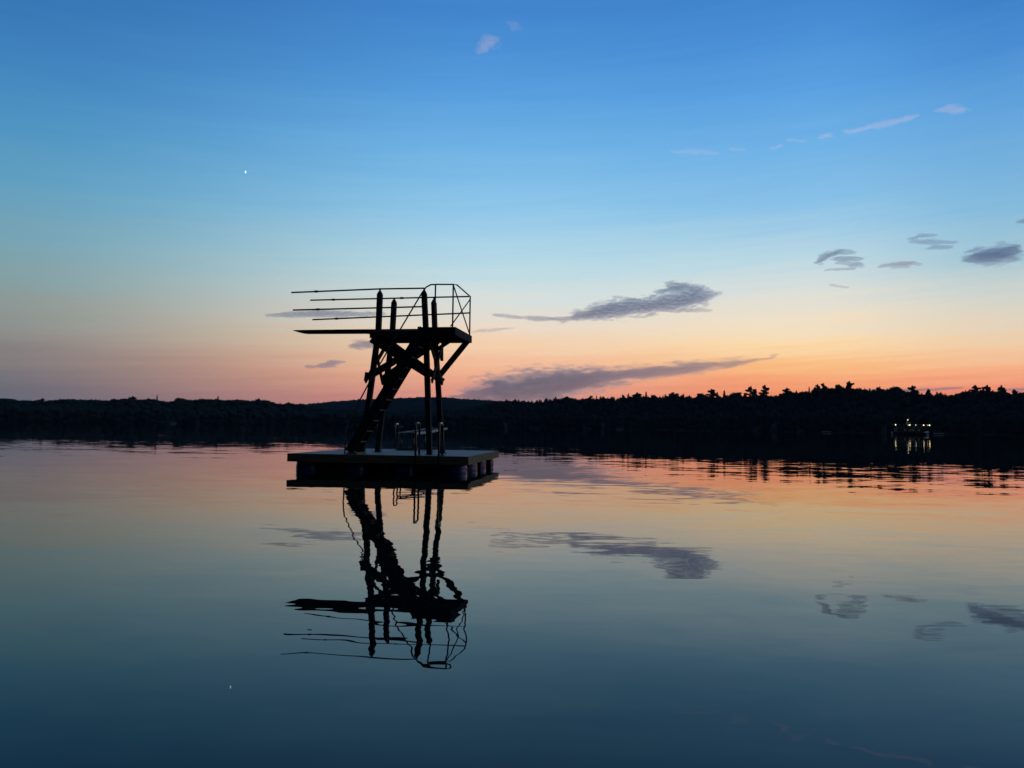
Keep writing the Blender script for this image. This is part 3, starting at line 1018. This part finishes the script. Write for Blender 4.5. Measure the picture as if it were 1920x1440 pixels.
cottage(1250, 40, 12, 4, 2.5, 'brown_siding', 'brown cottage up in the trees right of the pale boathouse')
cottage(1424, 8, 9, 3.4, 2, 'grey_siding', 'grey cottage left of the tall white boathouse below the lollipop pines')
cottage(1451, 10, 5, 6.5, 2.2, 'white_siding', 'tall white boathouse below the lollipop pines')
cottage(1508, 10, 12, 3.6, 2.4, 'grey_siding', 'broad grey cottage below the two feathery plumes')
cottage(1652, 10, 8, 5, 3, 'white_siding', 'pale cottage behind the left end of the lit boat')


def pontoon(px, y, Y, ln, label):
    a, _ = ray(px, y)
    r_ = empty('pontoon_boat', (a * Y, Y, 0), R(10), label, 'boat', 'pontoon boats moored along the far shore')
    for s in (-1, 1):
        MB().pipe([(-ln / 2, s, .15), (ln / 2 - .6, s, .15), (ln / 2, s, .35)], [.35, .35, .1], 10).build('float', M['galv'], r_, smooth=True)
    MB().box(-ln / 2, ln / 2 - .3, -1.25, 1.25, .52, .60).build('deck', M['grey_siding'], r_)
    MB().box(-ln / 2 + .2, ln / 2 - .6, -1.2, -1.14, .602, 1.25).build('side_panel', M['white_siding'], r_)
    MB().box(-ln / 2 + .2, ln / 2 - .6, 1.14, 1.2, .602, 1.25).build('side_panel', M['white_siding'], r_)
    for s in (-1, 1):
        for x in (-ln / 2 + .5, .6):
            MB().pipe([(x, s * 1.1, .6), (x, s * 1.1, 2.5)], .03, 6).build('canopy_post', M['galv'], r_)
    MB().box(-ln / 2 + .2, 1.0, -1.25, 1.25, 2.5, 2.58).build('canopy', M['canopy'], r_)


pontoon(325, 799, 905, 8, 'pontoon boat moored by the shore below the left woods')
pontoon(752, 812, 960, 8, 'pontoon boat by the shore seen between the tower legs')
pontoon(1162, 803, 830, 8, 'pontoon boat right of the tall pale boathouse')
pontoon(1550, 810, 670, 8, 'pontoon boat by the shore below the highest crown')
pontoon(1760, 813, 600, 8, 'pontoon boat moored right of the lit boat')

# ------------------------------------------------------------------ evening planet
pv = at(460.5, 322.5, 9000)
ps = MB().lathe([(.8, -15), (5, -11), (7.5, 0), (5, 11), (.8, 15)], 16, 'Z').build('planet', M['planet'], smooth=True)
ps.location = pv
tag(ps, 'single bright evening planet in the blue sky above the springboard', 'planet')


# ------------------------------------------------------------------ clouds: lens-thin bodies of real vapour
def mat_cloud(name, colr, dens, aniso=0.0):
    m = bpy.data.materials.new(name)
    m.use_nodes = True
    nt = m.node_tree
    nt.nodes.clear()
    o = nt.nodes.new('ShaderNodeOutputMaterial')
    v = nt.nodes.new('ShaderNodeVolumePrincipled')
    v.inputs['Density Attribute'].default_value = ''
    v.inputs['Temperature Attribute'].default_value = ''
    v.inputs['Color Attribute'].default_value = ''
    v.inputs['Color'].default_value = (*colr, 1)
    v.inputs['Density'].default_value = dens
    v.inputs['Anisotropy'].default_value = aniso
    nt.links.new(v.outputs[0], o.inputs['Volume'])
    return m


CD = 6000.0
M['cloud_grey'] = mat_cloud('cloud_slate', (0.42, 0.68, 0.93), 0.0072)  # unlit look of the low clouds put into a darker albedo
M['cloud_dusk'] = mat_cloud('cloud_dusky', (0.80, 0.92, 0.95), 0.0088)
M['cloud_pale'] = mat_cloud('cloud_pale', (0.92, 0.97, 1.0), 0.0042, 0.4)


def cloud(strokes, thick, mat, label, seed, cell=2.0, rough=0.55, nx=0.018, ny=0.09, group=None):
    """strokes: lists of (photo x, photo y, half height in photo pixels)"""
    xs = [q[0] for s in strokes for q in s]; ys = [q[1] for s in strokes for q in s]
    mh = max(q[2] for s in strokes for q in s)
    x0, x1, y0, y1 = min(xs) - mh * 1.5 - 6, max(xs) + mh * 1.5 + 6, min(ys) - mh * 1.6 - 4, max(ys) + mh * 1.6 + 4
    nxp = int((x1 - x0) / cell) + 1; nyp = int((y1 - y0) / (cell * .6)) + 1
    T = []
    for j in range(nyp):
        row = []
        for i in range(nxp):
            X = x0 + (x1 - x0) * i / (nxp - 1); Yp = y0 + (y1 - y0) * j / (nyp - 1)
            wv = Vector((X * nx, Yp * ny, seed))
            wx = X + 9 * noise.noise(wv * 1.7 + Vector((5, 0, 0)))
            wy = Yp + mh * .22 * noise.noise(wv * 1.3 + Vector((0, 9, 0)))
            best = -9.0; hh = mh
            for s in strokes:
                for (ax, ay, ah), (bx, by, bh) in zip(s, s[1:]):
                    dx, dy = bx - ax, by - ay
                    l2 = dx * dx + dy * dy
                    t = max(0, min(1, ((wx - ax) * dx + (wy - ay) * dy) / l2))
                    h_ = ah + (bh - ah) * t
                    ex, ey = (wx - ax - dx * t) / 2.2, wy - ay - dy * t
                    g_ = 1 - math.sqrt(ex * ex + ey * ey) / (h_ * 1.68)
                    if g_ > best: best = g_; hh = h_
            n_ = noise.fractal(wv * 3.0, 0.75, 2.1, 5) * rough
            v_ = best + n_ * (0.75 if best > .3 else 1.0) * .8
            v_ = max(0.0, v_ - .04)
            tex = 1 + (0.55 if rough > .36 else .25) * noise.fractal(wv * 6.5 + Vector((0, 0, 7)), 0.7, 2.0, 4)
            row.append(min(1.0, v_ * 1.5) ** 2.0 * min(1, .15 + 1.3 * hh / mh) * max(.25, min(1.3, tex)) if v_ > 0 else 0.0)
        T.append(row)
    for j in range(nyp):
        for i in range(nxp):
            if i in (0, nxp - 1) or j in (0, nyp - 1): T[j][i] = 0.0
    mb = MB(); idx = {}

    def vid(i, j, side):
        t = T[j][i]
        k = (i, j, side if t > 0 else 0)
        if k not in idx:
            X = x0 + (x1 - x0) * i / (nxp - 1); Yp = y0 + (y1 - y0) * j / (nyp - 1)
            q = at(X, Yp, CD)
            idx[k] = len(mb.v)
            mb.v.append((q.x, q.y + (side * thick * t / 2 if t > 0 else 0), q.z))
        return idx[k]
    for j in range(nyp - 1):
        for i in range(nxp - 1):
            cs = ((i, j), (i + 1, j), (i + 1, j + 1), (i, j + 1))
            if max(T[b][a] for a, b in cs) <= 0: continue
            for side in (-1, 1):
                f = [vid(a, b, side) for a, b in cs]
                mb.f.append(tuple(f if side < 0 else reversed(f)))
    me = bpy.data.meshes.new('cloud')
    me.from_pydata(mb.v, [], mb.f)
    bm = bmesh.new(); bm.from_mesh(me)
    bmesh.ops.triangulate(bm, faces=bm.faces)
    bmesh.ops.recalc_face_normals(bm, faces=bm.faces)
    bm.to_mesh(me); bm.free()
    for p_ in me.polygons: p_.use_smooth = True
    me.materials.append(M[mat])
    o = bpy.data.objects.new('cloud', me)
    col.objects.link(o)
    tag(o, label, 'cloud', group)
    return o


cloud([[(852, 747, 6), (900, 738, 15), (950, 732, 25), (1000, 728, 31), (1050, 719, 25), (1100, 712, 19), (1150, 706, 15.5), (1200, 700, 13), (1300, 690, 9.5), (1370, 682, 6), (1430, 673, 2.5), (1462, 668, .6)]],
      300, 'cloud_dusk', 'long dusky grey cloud band rising to the right just above the treeline', 1.3, 3.0, .34)
cloud([[(1040, 600, 3.5), (1062, 598, 5.5), (1095, 591, 9), (1130, 584, 12), (1170, 577, 15), (1210, 574, 13), (1250, 570, 11), (1300, 563, 10), (1346, 551, 4)], [(1246, 558, 6), (1290, 556, 9), (1318, 556, 7)],
       [(1244, 547, 6), (1275, 539, 10), (1306, 545, 9), (1322, 552, 7)], [(1215, 576, 9), (1260, 579, 6), (1330, 582, 2)]],
      220, 'cloud_grey', 'slate blue cloud with a raised hump, right of the tower railing', 4.1, 2.4, .6)
cloud([[(930, 591, 2.5), (955, 593, 3.5), (982, 596, 2.5)]], 90, 'cloud_grey', 'thin grey cloudlet just right of the tower platform', 8.2, 2, .4)
cloud([[(996, 597, 4), (1014, 598, 5), (1031, 598, 3)]], 120, 'cloud_grey', 'small grey cloudlet touching the left tip of the humped cloud', 2.2, 2, .4)
cloud([[(505, 592, 2), (545, 589, 4.5), (590, 588, 6), (640, 589, 5), (712, 588, 3)]], 150, 'cloud_grey', 'flat blue-grey cloud streak behind the lower rails of the springboard', 9.7, 2.2, .55)
cloud([[(660, 649, 3), (678, 646, 7), (702, 645, 6), (722, 644, 3)]], 150, 'cloud_grey', 'small grey cloud against the left leg of the tower, under the board', 3.4, 2, .4)
cloud([[(604, 686, 4), (620, 682, 5.5), (634, 680, 3.5), (648, 679, 1.5)]], 140, 'cloud_grey', 'small oval grey cloud low in the pink sky left of the tower', 5.4, 1.6, .35)
cloud([[(580, 688.5, 2), (585, 687.5, 3.5), (590, 688.5, 2)]], 90, 'cloud_grey', 'tiniest grey cloud speck low in the pink sky left of the tower', 6.4, 1.4, .3)
cloud([[(1538, 491, 4), (1547, 480, 4.5), (1574, 472, 4), (1603, 474, 2)], [(1566, 485, 2.5), (1590, 485, 3), (1618, 487, 2)],
       [(1577, 492, 2), (1612, 497, 3)], [(1552, 506, 1.5), (1600, 504, 1.8)]], 150, 'cloud_grey', 'curled slate cloud in the pale sky, leftmost of the right-hand clouds', 7.7, 1.8, .6, .03, .12)
cloud([[(1653, 500, 2.5), (1688, 495, 4.5), (1705, 493, 3.5), (1724, 496, 2)], [(1676, 502, 2), (1700, 500, 2)]], 90, 'cloud_dusk', 'thin pinkish cloud streak between the curled cloud and the dark oval cloud', 2.9, 1.8, .5)
cloud([[(1705, 449, 2.5), (1725, 442, 3.5), (1752, 441, 2)], [(1712, 453, 3.5), (1742, 453, 4.5), (1788, 455, 2.5)], [(1748, 463, 4), (1778, 464, 3)]],
      80, 'cloud_grey', 'faint double cloud wisp high above the thin pinkish streak', 6.6, 1.8, .5)
cloud([[(1812, 472, 2.5), (1830, 467, 4)], [(1830, 484, 9), (1856, 480, 14), (1882, 474, 14), (1904, 466, 6)]], 210, 'cloud_grey', 'dark oval slate cloud near the right edge of the photo', 3.8, 2, .5)
cloud([[(1913, 415, 3), (1940, 413, 7)]], 120, 'cloud_grey', 'small grey cloud cut by the right edge of the photo', 5.8, 2, .4)
cloud([[(1558, 534, 1.5), (1590, 539, 1.5)]], 60, 'cloud_dusk', 'tiny pink wisp under the curled slate cloud', 5.1, 1.6, .3)
cloud([[(1622, 731, 1.5), (1700, 732, 3), (1760, 730, 2.5), (1806, 727, 1.5)]], 120, 'cloud_dusk', 'thin dark cloud streak along the treetops above the lit boat', 6.1, 2, .4)
cloud([[(1884, 731, 2), (1950, 730, 4)]], 120, 'cloud_dusk', 'thin dark cloud streak along the treetops at the right edge', 6.9, 2, .4)
cloud([[(884, 623, 1.5), (920, 619, 3), (958, 615, 1.5)]], 50, 'cloud_dusk', 'faint pinkish wisp right of the platform, below the thin grey cloudlet', 7.1, 2, .4)
cloud([[(903, 91, 6), (913, 83, 8), (920, 76, 7), (926, 72, 4)], [(914, 68, 3), (920, 76, 5)]], 70, 'cloud_pale', 'small pale lilac puff near the top of the sky', 1.9, 1.6, .5, .04, .05)
cloud([[(960, 43, 4), (966, 50, 8)]], 22, 'cloud_pale', 'barely visible pale puff at the very top of the sky', 3.9, 1.8, .5, .04, .05)
cloud([[(1766, 207, 4), (1786, 205, 8), (1806, 206, 5)]], 60, 'cloud_pale', 'pale lilac lens-shaped cloud high at the right', 4.9, 2, .4, .03, .06)
cloud([[(1592, 247, 4), (1612, 243, 4)], [(1612, 243, 2.0), (1640, 235, 5), (1665, 231, 6), (1692, 225, 4), (1720, 217, 3)]], 60, 'cloud_pale', 'pale slanting streak of cloud high at the right', 5.9, 2, .5, .03, .06)
cloud([[(1537, 257, 3), (1557, 253, 3.5)]], 60, 'cloud_pale', 'small pale fleck at the lower left end of the slanting streak', 6.9, 1.6, .4)
cloud([[(1268, 284, 4), (1300, 284, 6), (1338, 287, 4)]], 32, 'cloud_pale', 'faint pale smear high above the humped cloud', 7.9, 2, .5)
cloud([[(1372, 280, 3), (1394, 281, 3)]], 30, 'cloud_pale', 'faint pale fleck right of the pale smear', 8.9, 1.6, .4)
cloud([[(1450, 278, 2.5), (1464, 273, 2.5)]], 40, 'cloud_pale', 'tiny slanting pale fleck midway along the upper row of flecks', 9.9, 1.5, .4)
cloud([[(1483, 262, 3), (1504, 265, 2.5)]], 34, 'cloud_pale', 'faint fleck between the tiny slanting fleck and the slanting streak', 10.9, 1.6, .4)

# ------------------------------------------------------------------ thin evening haze over the lake
M['haze'] = mat_cloud('evening_haze', (0.55, 0.84, 1.0), 3.2e-5)
tag(MB().box(-4100, 4100, -1600, 4600, -4, 135).build('haze', M['haze']), 'thin blue evening haze over the lake', kind='stuff')

# ------------------------------------------------------------------ render settings
scene.view_settings.view_transform = 'Standard'
scene.view_settings.look = 'None'
scene.view_settings.exposure = 0
scene.view_settings.gamma = 1
cy = scene.cycles
cy.max_bounces = 6
cy.diffuse_bounces = 2
cy.glossy_bounces = 3
cy.volume_bounces = 4
cy.transparent_max_bounces = 16
cy.sample_clamp_indirect = 6
cy.use_denoising = True
